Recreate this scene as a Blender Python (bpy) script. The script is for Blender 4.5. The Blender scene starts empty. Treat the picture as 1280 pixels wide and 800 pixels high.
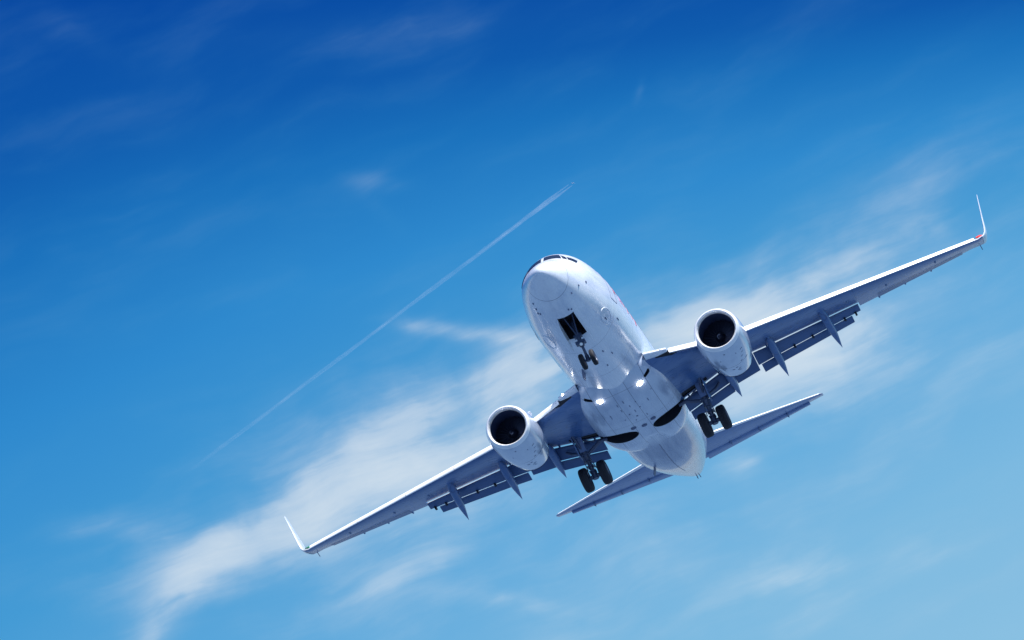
import bpy, bmesh, math, random
from mathutils import Vector, Matrix
random.seed(7)
R = math.radians
scene = bpy.context.scene
COL = scene.collection

# ---------------------------------------------------------------- camera
cam_d = bpy.data.cameras.new('camera')
cam = bpy.data.objects.new('camera', cam_d)
COL.objects.link(cam)
cam_d.sensor_width = 36.0
cam_d.lens = 36.0 * 4320.15 / 1280.0
cam_d.clip_start = 0.5
cam_d.clip_end = 200000.0
cam.location = (0, 0, 1.7)
cam.rotation_euler = (R(90 + 16.2), 0, 0)
scene.camera = cam

# ---------------------------------------------------------------- view
vs = scene.view_settings
vs.view_transform = 'Standard'
vs.look = 'None'
vs.exposure = 0.75
vs.gamma = 1.0
vs.use_curve_mapping = False

# attitude of the jet: columns = forward, port, up (world)
FWD = Vector((-0.25626423498674955, -0.9650289784725128, 0.0552060918283))
PORT = Vector((0.9007600042236248, -0.21769828354398935, 0.375817604873769))
UP = Vector((-0.35065660789112696, 0.1460360505159583, 0.9250477908151498))
JET_LOC = Vector((5.413756546902457, 145.63574502144692, 39.62991199511747))

SUN_DIR = (UP * 0.80 + PORT * 0.50 + FWD * 0.25).normalized()
sun_el = math.asin(SUN_DIR.z)
sun_az = math.atan2(SUN_DIR.x, SUN_DIR.y)

# ---------------------------------------------------------------- sky (world)
world = bpy.data.worlds.new('World')
scene.world = world
world.use_nodes = True
nt = world.node_tree
nt.nodes.clear()


class NG:
    """small helper to write node trees"""
    def __init__(self, nt):
        self.nt = nt

    def n(self, kind, **kw):
        nd = self.nt.nodes.new(kind)
        for k, v in kw.items():
            setattr(nd, k, v)
        return nd

    def put(self, sock, v):
        if isinstance(v, bpy.types.Node):
            v = v.outputs[0]
        if hasattr(v, 'is_output'):
            self.nt.links.new(v, sock)
        else:
            sock.default_value = v

    def m(self, op, a, b=None, c=None, clamp=False):
        nd = self.n('ShaderNodeMath', operation=op)
        nd.use_clamp = clamp
        self.put(nd.inputs[0], a)
        if b is not None:
            self.put(nd.inputs[1], b)
        if c is not None:
            self.put(nd.inputs[2], c)
        return nd.outputs[0]

    def vm(self, op, a, b=None):
        nd = self.n('ShaderNodeVectorMath', operation=op)
        self.put(nd.inputs[0], a)
        if b is not None:
            self.put(nd.inputs[1], b)
        return nd

    def mix(self, f, a, b, blend='MIX'):
        nd = self.n('ShaderNodeMix', data_type='RGBA', blend_type=blend)
        self.put(nd.inputs[0], f)
        self.put(nd.inputs[6], a)
        self.put(nd.inputs[7], b)
        return nd.outputs[2]

    def ramp(self, f, stops, interp='EASE'):
        nd = self.n('ShaderNodeValToRGB')
        cr = nd.color_ramp
        cr.interpolation = interp
        while len(cr.elements) < len(stops):
            cr.elements.new(0.5)
        for e, (p, c) in zip(cr.elements, stops):
            e.position = p
            e.color = (c[0], c[1], c[2], 1) if len(c) == 3 else c
        self.put(nd.inputs[0], f)
        return nd.outputs[0]

    def maprange(self, v, a, b, c=0.0, d=1.0, smooth=True):
        nd = self.n('ShaderNodeMapRange')
        nd.interpolation_type = 'SMOOTHSTEP' if smooth else 'LINEAR'
        self.put(nd.inputs[0], v)
        for i, x in enumerate((a, b, c, d)):
            nd.inputs[i + 1].default_value = x
        return nd.outputs[0]

    def noise(self, vec, scale, detail=4, rough=0.55, dist=0.0, lac=2.0):
        nd = self.n('ShaderNodeTexNoise')
        self.put(nd.inputs['Vector'], vec)
        nd.inputs['Scale'].default_value = scale
        nd.inputs['Detail'].default_value = detail
        nd.inputs['Roughness'].default_value = rough
        nd.inputs['Distortion'].default_value = dist
        nd.inputs['Lacunarity'].default_value = lac
        return nd


g = NG(nt)
tc = g.n('ShaderNodeTexCoord')
sep = g.n('ShaderNodeSeparateXYZ')
nt.links.new(tc.outputs['Generated'], sep.inputs[0])
az = g.m('MULTIPLY', g.m('ARCTAN2', sep.outputs[0], sep.outputs[1]), 180 / math.pi)
el = g.m('MULTIPLY', g.m('ARCSINE', sep.outputs[2]), 180 / math.pi)
# clear sky: deep blue high up and to the west, pale cyan low and to the east
t_el = g.m('MAXIMUM', g.m('SUBTRACT', 0.5, g.m('MULTIPLY', g.m('SUBTRACT', el, 16.2), 1 / 10.6)), 0.0)
t_az = g.m('ADD', g.m('MULTIPLY', g.m('MINIMUM', g.m('MAXIMUM', az, -9), 25), 1 / 17.66), 0.5)
lowk = g.m('ADD', 0.3, g.m('MULTIPLY', g.m('MINIMUM', g.m('DIVIDE', t_el, 0.45), 1.0), 0.7))
t = g.m('ADD', g.m('MULTIPLY', t_el, 0.55), g.m('MULTIPLY', g.m('MULTIPLY', t_az, lowk), 0.45), clamp=True)
SKY = [(0.0, (0.0018, 0.061, 0.352)), (0.15, (0.0052, 0.106, 0.423)), (0.24, (0.0105, 0.165, 0.505)), (0.38, (0.028, 0.250, 0.615)),
       (0.55, (0.058, 0.325, 0.665)), (0.70, (0.120, 0.405, 0.725)), (0.85, (0.205, 0.490, 0.755)), (1.0, (0.262, 0.535, 0.765))]
base = g.ramp(t, SKY, 'LINEAR')
nish = g.n('ShaderNodeTexSky', sky_type='NISHITA')
nish.sun_disc = False
nish.sun_elevation = sun_el
nish.sun_rotation = sun_az
nish.altitude = 100
sky10 = g.vm('SCALE', base)
sky10.inputs['Scale'].default_value = 5.95
base = g.mix(g.maprange(el, 9.5, 1.0), base, (0.60, 0.70, 0.78, 1))
sky10.inputs[0].default_value = (0, 0, 0)
nt.links.new(base, sky10.inputs[0])
high = g.maprange(el, 24, 40)
clear = g.mix(high, sky10.outputs[0], nish.outputs[0])

# cirrus: a field of wind-drawn wisps, thicker in a few banks
comb = g.n('ShaderNodeCombineXYZ')
nt.links.new(az, comb.inputs[0])
nt.links.new(el, comb.inputs[1])
p0 = comb.outputs[0]
w1 = g.noise(p0, 0.42, 4, 0.45)
w1c = g.vm('SUBTRACT', w1.outputs['Color'], (0.5, 0.5, 0.5))
w1s = g.vm('SCALE', w1c.outputs[0])
w1s.inputs['Scale'].default_value = 1.1
pw = g.vm('ADD', p0, w1s.outputs[0]).outputs[0]
# every bank: azimuth, elevation, half length, half width (degrees), tilt, weight
BANKS = [(-2.7,13.45,3.2,0.50,26,0.52),(-5.71,11.38,1.46,0.36,48,0.62),(-0.62,15.99,1.13,0.15,-6,0.62),(4.97,16.51,3.71,0.60,23,0.36),
(5.09,15.72,2.6,0.46,19,0.66),(3.45,16.11,1.3,0.50,15,0.62),(-3.0,13.5,4.0,1.1,28,0.24),(-0.8,14.2,3.3,1.5,25,0.46),(-2.37,18.47,0.60,0.16,-7,0.15),(-2.23,17.94,0.53,0.16,-45,0.06),
(-2.26,20.88,2.25,0.32,8,0.09),(-7.60,20.73,0.93,0.24,-28,0.05),(2.27,20.00,0.22,0.07,72,0.10),(0.00,11.54,1.13,0.16,-6,0.30),(-1.35,12.16,1.46,0.17,24,0.28),
(5.67,12.17,1.72,0.29,4,0.28),(6.2,17.9,2.2,0.8,30,0.15),(-6.89,12.60,1.33,0.32,8,0.30),(3.95,13.68,0.34,0.21,10,0.20),(0.27,15.14,0.93,0.60,40,0.50),
(8.0,18.7,1.6,0.35,30,0.10),(-2.20,15.00,1.59,0.29,18,0.22),(4.16,17.09,0.80,0.33,20,0.20),(5.4,15.3,5.0,1.7,16,0.36),(2.5,11.6,6.5,1.5,4,0.26)]
acc = None
for (a0, e0, L, W, ang, wt) in BANKS:
    mp = g.n('ShaderNodeMapping', vector_type='TEXTURE')
    nt.links.new(pw if W > 0.2 else g.vm('ADD', p0, g.vm('MULTIPLY', w1s.outputs[0], (0.35, 0.35, 0))).outputs[0], mp.inputs['Vector'])
    mp.inputs['Location'].default_value = (a0, e0, 0)
    mp.inputs['Rotation'].default_value = (0, 0, R(ang))
    mp.inputs['Scale'].default_value = (L, W, 1)
    flat = g.vm('MULTIPLY', mp.outputs[0], (1, 1, 0)).outputs[0]
    dd = g.vm('DOT_PRODUCT', flat, flat).outputs['Value']
    ex = g.m('MULTIPLY', g.m('EXPONENT', g.m('MULTIPLY', dd, -1.0)), wt)
    acc = ex if acc is None else g.m('ADD', acc, ex)
# streaks drawn out along the wind
mps = g.n('ShaderNodeMapping', vector_type='TEXTURE')
nt.links.new(pw, mps.inputs['Vector'])
mps.inputs['Rotation'].default_value = (0, 0, R(22))
mps.inputs['Scale'].default_value = (5.0, 1.1, 1)
st = g.noise(mps.outputs[0], 1.3, 5, 0.5, 0.0).outputs['Fac']
puff = g.noise(pw, 0.7, 5, 0.5).outputs['Fac']
tex = g.maprange(g.m('ADD', g.m('MULTIPLY', st, 0.6), g.m('MULTIPLY', puff, 0.4)), 0.33, 0.66)
mpf = g.n('ShaderNodeMapping', vector_type='TEXTURE')
nt.links.new(g.vm('ADD', p0, g.vm('MULTIPLY', w1s.outputs[0], (0.45, 0.45, 0))).outputs[0], mpf.inputs['Vector'])
mpf.inputs['Rotation'].default_value = (0, 0, R(21))
mpf.inputs['Scale'].default_value = (3.2, 0.42, 1)
fib = g.noise(mpf.outputs[0], 1.2, 7, 0.62, 0.15).outputs['Fac']
fibre = g.maprange(fib, 0.30, 0.72, 0.72, 1.22, smooth=False)
thin = g.m('MULTIPLY', g.maprange(st, 0.40, 0.75), 0.08)
cl = g.m('ADD', g.m('MULTIPLY', acc, g.m('ADD', 0.42, g.m('MULTIPLY', tex, 0.7))), thin)
cl = g.m('MULTIPLY', cl, fibre)
cl = g.m('SUBTRACT', 1.0, g.m('EXPONENT', g.m('MULTIPLY', cl, -1.02)))
inel = g.maprange(el, 3, 8)
cl = g.m('MULTIPLY', cl, inel)
cloudcol = g.mix(g.maprange(cl, 0.03, 0.5, smooth=False), (0.50, 2.25, 3.85, 1), (4.75, 5.1, 5.3, 1))
final = g.mix(cl, clear, cloudcol)
bg = g.n('ShaderNodeBackground')
bg.inputs['Strength'].default_value = 0.1
nt.links.new(final, bg.inputs['Color'])
wo = g.n('ShaderNodeOutputWorld')
nt.links.new(bg.outputs[0], wo.inputs['Surface'])

# ---------------------------------------------------------------- sun
sd = bpy.data.lights.new('sun', 'SUN')
sd.energy = 5.0
sd.angle = R(0.53)
sd.color = (1.0, 0.975, 0.94)
sun = bpy.data.objects.new('sun', sd)
COL.objects.link(sun)
sun.rotation_euler = SUN_DIR.to_track_quat('Z', 'Y').to_euler()
sun.location = (0, 0, 300)


# ---------------------------------------------------------------- materials
def principled(name, col, rough=0.4, metal=0.0, coat=0.0, spec=0.5):
    m = bpy.data.materials.new(name)
    m.use_nodes = True
    b = m.node_tree.nodes['Principled BSDF']
    b.inputs['Base Color'].default_value = (*col, 1)
    b.inputs['Roughness'].default_value = rough
    b.inputs['Metallic'].default_value = metal
    b.inputs['Coat Weight'].default_value = coat
    b.inputs['Coat Roughness'].default_value = 0.08
    b.inputs['Specular IOR Level'].default_value = spec
    return m, b, NG(m.node_tree)


def painted(name, col, dirt=(0.3, 0.33, 0.42), amount=0.3, rough=0.3, stretch=(0.25, 2.2, 2.2), xlines=(), ylines=(), xper=0.0,
            yper=0.0, coat=0.3, line_col=(0.06, 0.075, 0.14), line_w=0.012, per_amt=0.35, patches=0.0, ovals=False, under_shade=None, top=None):
    m, b, q = principled(name, col, rough, 0, coat)
    tcn = q.n('ShaderNodeTexCoord')
    mp = q.n('ShaderNodeMapping')
    q.put(mp.inputs['Vector'], tcn.outputs['Object'])
    mp.inputs['Scale'].default_value = stretch
    n1 = q.noise(mp.outputs[0], 1.3, 6, 0.62).outputs['Fac']
    n2 = q.noise(tcn.outputs['Object'], 0.7, 4, 0.5).outputs['Fac']
    n3 = q.noise(mp.outputs[0], 7.0, 4, 0.6).outputs['Fac']
    f = q.m('MULTIPLY', q.maprange(q.m('ADD', q.m('MULTIPLY', n1, 0.6), q.m('MULTIPLY', n2, 0.4)), 0.42, 0.72), amount)
    f = q.m('ADD', f, q.m('MULTIPLY', q.maprange(n3, 0.55, 0.8), amount * 0.5), clamp=True)
    c = q.mix(f, (*col, 1), (*dirt, 1))
    sp = q.n('ShaderNodeSeparateXYZ')
    q.put(sp.inputs[0], tcn.outputs['Object'])
    ln = None

    def add(v, k=1.0):
        nonlocal ln
        v = q.m('MULTIPLY', v, k)
        ln = v if ln is None else q.m('MAXIMUM', ln, v)
    for x in xlines:
        add(q.m('COMPARE', sp.outputs[0], x, line_w), 0.75)
    for y in ylines:
        add(q.m('COMPARE', q.m('ABSOLUTE', sp.outputs[1]), y, line_w), 0.7)
    if xper:
        add(q.m('LESS_THAN', q.m('FLOORED_MODULO', sp.outputs[0], xper), line_w * 1.6), per_amt)
    if yper:
        add(q.m('LESS_THAN', q.m('FLOORED_MODULO', sp.outputs[1], yper), line_w * 1.6), per_amt)
    if ovals:
        ay = q.m('ABSOLUTE', sp.outputs[1])
        xm = q.m('SUBTRACT', q.m('SUBTRACT', 14.0, sp.outputs[0]), q.m('ADD', 14.7, q.m('MULTIPLY', q.m('SUBTRACT', ay, 5.0), 0.473)))
        uu = q.m('DIVIDE', q.m('SUBTRACT', q.m('FLOORED_MODULO', ay, 0.78), 0.39), 0.26)
        vv = q.m('DIVIDE', xm, 0.20)
        r2 = q.m('ADD', q.m('MULTIPLY', uu, uu), q.m('MULTIPLY', vv, vv))
        add(q.m('COMPARE', r2, 1.0, 0.28), 0.45)
        add(q.m('COMPARE', q.m('SUBTRACT', xm, 1.35), q.m('MULTIPLY', ay, -0.03), 0.02), 0.5)
        add(q.m('COMPARE', q.m('ADD', xm, 1.0), q.m('MULTIPLY', ay, 0.035), 0.02), 0.5)
    if patches:
        vo = q.n('ShaderNodeTexVoronoi', distance='CHEBYCHEV')
        q.put(vo.inputs['Vector'], mp.outputs[0])
        vo.inputs['Scale'].default_value = 1.1
        bw = q.n('ShaderNodeRGBToBW')
        q.put(bw.inputs[0], vo.outputs['Color'])
        c = q.mix(q.m('MULTIPLY', bw.outputs[0], patches), c, (*dirt, 1))
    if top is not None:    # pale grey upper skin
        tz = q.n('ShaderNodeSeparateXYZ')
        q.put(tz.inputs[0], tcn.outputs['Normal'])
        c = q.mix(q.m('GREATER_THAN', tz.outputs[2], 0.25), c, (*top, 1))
    if under_shade is not None:   # shade and dark reflection of the aft underside, painted into the skin colour
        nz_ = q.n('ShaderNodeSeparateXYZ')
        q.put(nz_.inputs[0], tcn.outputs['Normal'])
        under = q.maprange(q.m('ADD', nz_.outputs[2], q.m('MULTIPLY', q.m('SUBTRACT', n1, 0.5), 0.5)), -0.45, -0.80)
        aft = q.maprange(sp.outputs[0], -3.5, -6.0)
        c = q.mix(q.m('MULTIPLY', q.m('MULTIPLY', under, aft), q.m('ADD', 0.35, q.m('MULTIPLY', n1, 0.9)), clamp=True), c, (*under_shade, 1))
    if ln is not None:
        c = q.mix(ln, c, (*line_col, 1))
    q.put(b.inputs['Base Color'], c)
    rr = q.m('ADD', rough, q.m('MULTIPLY', q.m('SUBTRACT', n3, 0.5), 0.25))
    q.put(b.inputs['Roughness'], rr)
    return m


def LX(x):
    return 14.0 - x


M = {}
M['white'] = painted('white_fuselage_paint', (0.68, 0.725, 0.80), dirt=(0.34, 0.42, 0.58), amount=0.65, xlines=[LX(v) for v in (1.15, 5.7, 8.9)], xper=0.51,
                     per_amt=0.10, rough=0.26, coat=0.45, line_w=0.011, under_shade=(0.13, 0.19, 0.33))
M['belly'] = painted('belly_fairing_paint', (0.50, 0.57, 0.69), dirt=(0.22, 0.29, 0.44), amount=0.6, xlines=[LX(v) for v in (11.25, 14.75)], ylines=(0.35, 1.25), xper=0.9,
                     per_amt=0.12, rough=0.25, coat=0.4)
M['nacelle'] = painted('nacelle_paint', (0.50, 0.575, 0.70), dirt=(0.26, 0.34, 0.50), amount=0.6, xlines=[LX(v) for v in (12.25,)], rough=0.22, coat=0.9, line_w=0.02,
                       stretch=(0.5, 2.0, 2.0))
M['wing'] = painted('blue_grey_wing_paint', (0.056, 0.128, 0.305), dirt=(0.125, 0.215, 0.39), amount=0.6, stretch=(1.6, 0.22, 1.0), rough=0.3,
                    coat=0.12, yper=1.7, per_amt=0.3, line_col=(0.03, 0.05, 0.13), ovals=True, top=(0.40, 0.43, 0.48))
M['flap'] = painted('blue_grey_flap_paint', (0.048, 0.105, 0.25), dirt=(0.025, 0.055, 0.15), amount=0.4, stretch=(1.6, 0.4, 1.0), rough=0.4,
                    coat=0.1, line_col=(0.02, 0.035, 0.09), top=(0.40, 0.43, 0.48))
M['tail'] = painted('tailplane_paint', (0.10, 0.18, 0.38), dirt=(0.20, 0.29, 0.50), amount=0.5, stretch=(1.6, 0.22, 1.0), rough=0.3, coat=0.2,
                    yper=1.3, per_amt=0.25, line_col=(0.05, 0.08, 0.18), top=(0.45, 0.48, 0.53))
M['slat'] = principled('bare_metal_slat', (0.90, 0.90, 0.91), 0.35, 0.0, 0.1)[0]
M['lip'] = principled('polished_inlet_metal', (0.86, 0.87, 0.90), 0.30, 0.3, 0.0)[0]
M['duct'] = principled('inlet_duct_paint', (0.016, 0.03, 0.085), 0.5)[0]
M['dark'] = principled('dark_cavity', (0.006, 0.008, 0.018), 0.7)[0]
M['fan'] = principled('fan_blade_titanium', (0.03, 0.04, 0.08), 0.35, 0.7)[0]
M['tyre'] = principled('tyre_rubber', (0.009, 0.011, 0.02), 0.75)[0]
M['rim'] = principled('wheel_rim', (0.16, 0.19, 0.28), 0.4, 0.3)[0]
M['gear'] = painted('gear_steel_paint', (0.05, 0.075, 0.15), dirt=(0.01, 0.015, 0.04), amount=0.7, stretch=(3, 3, 3), rough=0.4, coat=0.1)
M['glass'] = principled('cockpit_glass', (0.003, 0.007, 0.025), 0.25, 0, 0.0, 0.10)[0]
M['red'] = principled('red_livery_paint', (0.46, 0.10, 0.13), 0.35, 0, 0.2)[0]
M['pink'] = principled('pink_livery_paint', (0.55, 0.26, 0.40), 0.35, 0, 0.2)[0]
M['marks'] = principled('dark_panel_mark', (0.07, 0.10, 0.20), 0.5)[0]
M['navred'] = principled('red_lamp_glass', (0.7, 0.03, 0.02), 0.15, 0, 0.5)[0]
M['navgreen'] = principled('green_lamp_glass', (0.02, 0.30, 0.12), 0.15, 0, 0.5)[0]
ml, bl, ql = principled('lit_landing_lamp', (1, 1, 1), 0.2)
bl.inputs['Emission Color'].default_value = (1, 0.99, 0.97, 1)
bl.inputs['Emission Strength'].default_value = 25
M['lamp'] = ml


# ---------------------------------------------------------------- mesh helpers
def T(x, y, z):
    return Vector((14.0 - x, y, z + 2.4))


def pchip(xs, ys):
    n = len(xs)
    h = [xs[i + 1] - xs[i] for i in range(n - 1)]
    d = [(ys[i + 1] - ys[i]) / h[i] for i in range(n - 1)]
    mm = [0.0] * n
    mm[0], mm[-1] = d[0], d[-1]
    for i in range(1, n - 1):
        if d[i - 1] * d[i] <= 0:
            mm[i] = 0
        else:
            w1, w2 = 2 * h[i] + h[i - 1], h[i] + 2 * h[i - 1]
            mm[i] = (w1 + w2) / (w1 / d[i - 1] + w2 / d[i])

    def f(x):
        x = min(max(x, xs[0]), xs[-1])
        i = 0
        while i < n - 2 and x > xs[i + 1]:
            i += 1
        s = (x - xs[i]) / h[i]
        return ((1 + 2 * s) * (1 - s) ** 2 * ys[i] + s * (1 - s) ** 2 * h[i] * mm[i] + s * s * (3 - 2 * s) * ys[i + 1]
                + s * s * (s - 1) * h[i] * mm[i + 1])
    return f


class MB:
    def __init__(self):
        self.v, self.f, self.mi = [], [], []
        self.cur = 0

    def vert(self, p):
        self.v.append(Vector(p))
        return len(self.v) - 1

    def face(self, ids):
        self.f.append(tuple(ids))
        self.mi.append(self.cur)

    def loft(self, rings, cap0=True, cap1=True, closed=True):
        ids = [[self.vert(p) for p in r] for r in rings]
        n = len(ids[0])
        for a, b in zip(ids, ids[1:]):
            for i in range(n if closed else n - 1):
                j = (i + 1) % n
                self.face((a[i], a[j], b[j], b[i]))
        if cap0:
            self.face(tuple(reversed(ids[0])))
        if cap1:
            self.face(tuple(ids[-1]))
        return ids

    def tube(self, pts, rad, seg=12, caps=True):
        pts = [Vector(p) for p in pts]
        if not hasattr(rad, '__len__'):
            rad = [rad] * len(pts)
        rings = []
        up = None
        for i, p in enumerate(pts):
            d = (pts[min(i + 1, len(pts) - 1)] - pts[max(i - 1, 0)]).normalized()
            if up is None:
                up = Vector((0, 0, 1)) if abs(d.z) < 0.9 else Vector((0, 1, 0))
            a = d.cross(up).normalized()
            b = d.cross(a).normalized()
            rings.append([p + (a * math.cos(2 * math.pi * k / seg) + b * math.sin(2 * math.pi * k / seg)) * rad[i] for k in range(seg)])
        self.loft(rings, caps, caps)

    def lathe(self, o, axis, prof, seg=48, caps=False, sq=None):
        """prof: (distance along axis, radius)"""
        o, axis = Vector(o), Vector(axis).normalized()
        up = Vector((0, 0, 1)) if abs(axis.z) < 0.9 else Vector((1, 0, 0))
        a = axis.cross(up).normalized()
        b = a.cross(axis).normalized()
        rings = []
        for (s, r) in prof:
            ring = []
            for k in range(seg):
                th = 2 * math.pi * k / seg
                cz = math.sin(th)
                rr = r
                if sq and cz < 0:
                    rr = r * (1 - sq * (-cz) ** 3)
                ring.append(o + axis * s + (a * math.cos(th) + b * cz) * rr)
            rings.append(ring)
        self.loft(rings, caps, caps)

    def box(self, c, sx, sy, sz, rot=None):
        c = Vector(c)
        rot = rot or Matrix.Identity(3)
        ids = []
        for dx in (-1, 1):
            for dy in (-1, 1):
                for dz in (-1, 1):
                    ids.append(self.vert(c + rot @ Vector((dx * sx / 2, dy * sy / 2, dz * sz / 2))))
        for q in ((0, 1, 3, 2), (4, 6, 7, 5), (0, 4, 5, 1), (2, 3, 7, 6), (0, 2, 6, 4), (1, 5, 7, 3)):
            self.face([ids[i] for i in q])

    def plate(self, poly, nrm, th):
        nrm = Vector(nrm).normalized() * th / 2
        self.loft([[Vector(p) - nrm for p in poly], [Vector(p) + nrm for p in poly]])

    def build(self, name, mat, parent=None, smooth=True, angle=35, recalc=True, label=None, bevel=0.0):
        me = bpy.data.meshes.new(name)
        me.from_pydata([tuple(p) for p in self.v], [], self.f)
        mats = mat if isinstance(mat, (list, tuple)) else [mat]
        for mm in mats:
            me.materials.append(mm)
        me.polygons.foreach_set('material_index', self.mi)
        bm = bmesh.new()
        bm.from_mesh(me)
        bmesh.ops.remove_doubles(bm, verts=bm.verts, dist=1e-5)
        if recalc:
            bmesh.ops.recalc_face_normals(bm, faces=bm.faces)
        if bevel:
            bmesh.ops.bevel(bm, geom=[e for e in bm.edges], offset=bevel, segments=2, affect='EDGES', clamp_overlap=True)
        bm.to_mesh(me)
        bm.free()
        if smooth:
            me.polygons.foreach_set('use_smooth', [True] * len(me.polygons))
            me.set_sharp_from_angle(angle=R(angle))
        o = bpy.data.objects.new(name, me)
        COL.objects.link(o)
        if parent:
            o.parent = parent
        if label:
            o['label'] = label
        return o


def cut(o, cutters):
    """real recesses: subtract the cutter meshes from the part and keep the result as its mesh"""
    for c in cutters:
        md = o.modifiers.new('recess', 'BOOLEAN')
        md.operation = 'DIFFERENCE'
        md.object = c
        md.solver = 'EXACT'
        md.material_mode = 'TRANSFER'
    dg = bpy.context.evaluated_depsgraph_get()
    me = bpy.data.meshes.new_from_object(o.evaluated_get(dg), depsgraph=dg)
    o.modifiers.clear()
    old = o.data
    o.data = me
    me.name = old.name
    bpy.data.meshes.remove(old)
    me.polygons.foreach_set('use_smooth', [True] * len(me.polygons))
    me.set_sharp_from_angle(angle=R(35))
    for c in cutters:
        d = c.data
        bpy.data.objects.remove(c)
        bpy.data.meshes.remove(d)


# ---------------------------------------------------------------- ground
gm, gb, gq = principled('pale_airfield_ground', (0.42, 0.46, 0.55), 0.85)
gt = gq.n('ShaderNodeTexCoord')
gn1 = gq.noise(gt.outputs['Object'], 0.004, 6, 0.6).outputs['Fac']
gn2 = gq.noise(gt.outputs['Object'], 0.15, 5, 0.6).outputs['Fac']
gc = gq.ramp(gq.m('ADD', gq.m('MULTIPLY', gn1, 0.6), gq.m('MULTIPLY', gn2, 0.4)),
             [(0.3, (0.030, 0.066, 0.130)), (0.55, (0.046, 0.090, 0.160)), (0.75, (0.070, 0.115, 0.185))], 'LINEAR')
gq.put(gb.inputs['Base Color'], gc)
mb = MB()
rr = [0, 40, 120, 400, 1500, 6000, 25000, 90000]
for i in range(len(rr)):
    pass
rings = [[Vector((max(r_, 0.01) * math.cos(2 * math.pi * k / 64), max(r_, 0.01) * math.sin(2 * math.pi * k / 64), 0)) for k in range(64)] for r_ in rr]
mb.loft(rings, True, False)
ground = mb.build('ground', gm, None, smooth=False)
ground['kind'] = 'structure'
ground['label'] = 'flat blue-grey ground far below the approaching jet'
if ground.data.polygons[100].normal.z < 0:
    ground.data.flip_normals()

# ---------------------------------------------------------------- passenger jet
jet = bpy.data.objects.new('passenger_jet', None)
COL.objects.link(jet)
mat3 = Matrix((FWD, PORT, UP)).transposed()
jet.matrix_world = Matrix.Translation(JET_LOC) @ mat3.to_4x4()
jet['label'] = 'white twin-engine passenger jet banking overhead with wheels down and landing lights on'
jet['category'] = 'airplane'

# fuselage ---------------------------------------------------------
FS = [  # x, top, bottom, half width, z of max width
    (0.00, -0.45, -0.45, 0.00, -0.45), (0.06, -0.27, -0.62, 0.17, -0.45), (0.22, -0.12, -0.79, 0.345, -0.44), (0.5, 0.06, -1.00, 0.55, -0.41),
    (1.0, 0.31, -1.27, 0.81, -0.36), (1.5, 0.53, -1.48, 1.01, -0.29), (2.0, 0.78, -1.65, 1.18, -0.22), (2.6, 1.16, -1.79, 1.35, -0.14),
    (3.3, 1.52, -1.90, 1.50, -0.08), (4.2, 1.77, -1.99, 1.66, -0.03), (5.2, 1.88, -2.04, 1.78, 0.0), (6.5, 1.94, -2.06, 1.86, 0.0), (8.0, 1.95, -2.06, 1.88, 0.0),
    (20.5, 1.95, -2.06, 1.88, 0.0), (22.0, 1.95, -1.99, 1.88, 0.03), (23.5, 1.95, -1.76, 1.84, 0.12), (25.0, 1.95, -1.42, 1.74, 0.27),
    (27.0, 1.95, -0.90, 1.52, 0.52), (29.0, 1.93, -0.36, 1.20, 0.80), (31.0, 1.86, 0.20, 0.80, 1.05), (32.2, 1.76, 0.56, 0.50, 1.17), (33.0, 1.62, 0.88, 0.24, 1.26)]
sq_ = [math.sqrt(r_[0]) for r_ in FS]
f_top, f_bot, f_hw, f_zc = (pchip(sq_, [r_[k] for r_ in FS]) for k in (1, 2, 3, 4))


def fus(x, th, off=0.0):
    """point on the skin; th from straight down (0) over port (90) to the top (180)"""
    s = math.sqrt(max(x, 0))
    zc, hw = f_zc(s), f_hw(s)
    hh = (f_top(s) - zc) if th > 90 and th < 270 else (zc - f_bot(s))
    a = R(th)
    return x, (hw + off) * math.sin(a), zc - (hh + off) * math.cos(a)


NS = 112
xs = [0.004] + [33.0 * (i / 150.0) ** 2 for i in range(2, 45)] + [2.9 + (33.0 - 2.9) * i / 105 for i in range(1, 106)]
xs = sorted(set(round(v, 4) for v in xs))
mb = MB()
rings = [[T(*fus(x, 360 * k / NS)) for k in range(NS)] for x in xs]
mb.loft(rings)
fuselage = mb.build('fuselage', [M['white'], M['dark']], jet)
# nose wheel well
c = MB()
c.plate([T(2.30, -0.36, -2.3), T(2.30, 0.36, -2.3), T(4.15, 0.40, -2.3), T(4.15, -0.40, -2.3)], (0, 0, 1), 2.0)
cn = c.build('cutter', M['dark'], jet, smooth=False)
cut(fuselage, [cn])


def skin_patch(poly, off=0.006, n=10):
    """poly: quad (x, th) corners a,b,c,d -> grid lying on the skin with a little thickness"""
    a, b, c_, d = poly
    mb = MB()
    top = []
    for i in range(n + 1):
        row = []
        for j in range(n + 1):
            u, v = i / n, j / n
            x = (a[0] * (1 - u) + b[0] * u) * (1 - v) + (d[0] * (1 - u) + c_[0] * u) * v
            th = (a[1] * (1 - u) + b[1] * u) * (1 - v) + (d[1] * (1 - u) + c_[1] * u) * v
            row.append((x, th))
        top.append(row)
    for o_ in (off, -0.02):
        ids = [[mb.vert(T(*fus(x, th, o_))) for (x, th) in row] for row in top]
        for i in range(n):
            for j in range(n):
                mb.face((ids[i][j], ids[i + 1][j], ids[i + 1][j + 1], ids[i][j + 1]))
        if o_ == off:
            up_ = ids
        else:
            lo_ = ids
    edge = [(0, j) for j in range(n)] + [(i, n) for i in range(n)] + [(n, j) for j in range(n, 0, -1)] + [(i, 0) for i in range(n, 0, -1)]
    for e0, e1 in zip(edge, edge[1:] + edge[:1]):
        mb.face((up_[e0[0]][e0[1]], up_[e1[0]][e1[1]], lo_[e1[0]][e1[1]], lo_[e0[0]][e0[1]]))
    return mb


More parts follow.
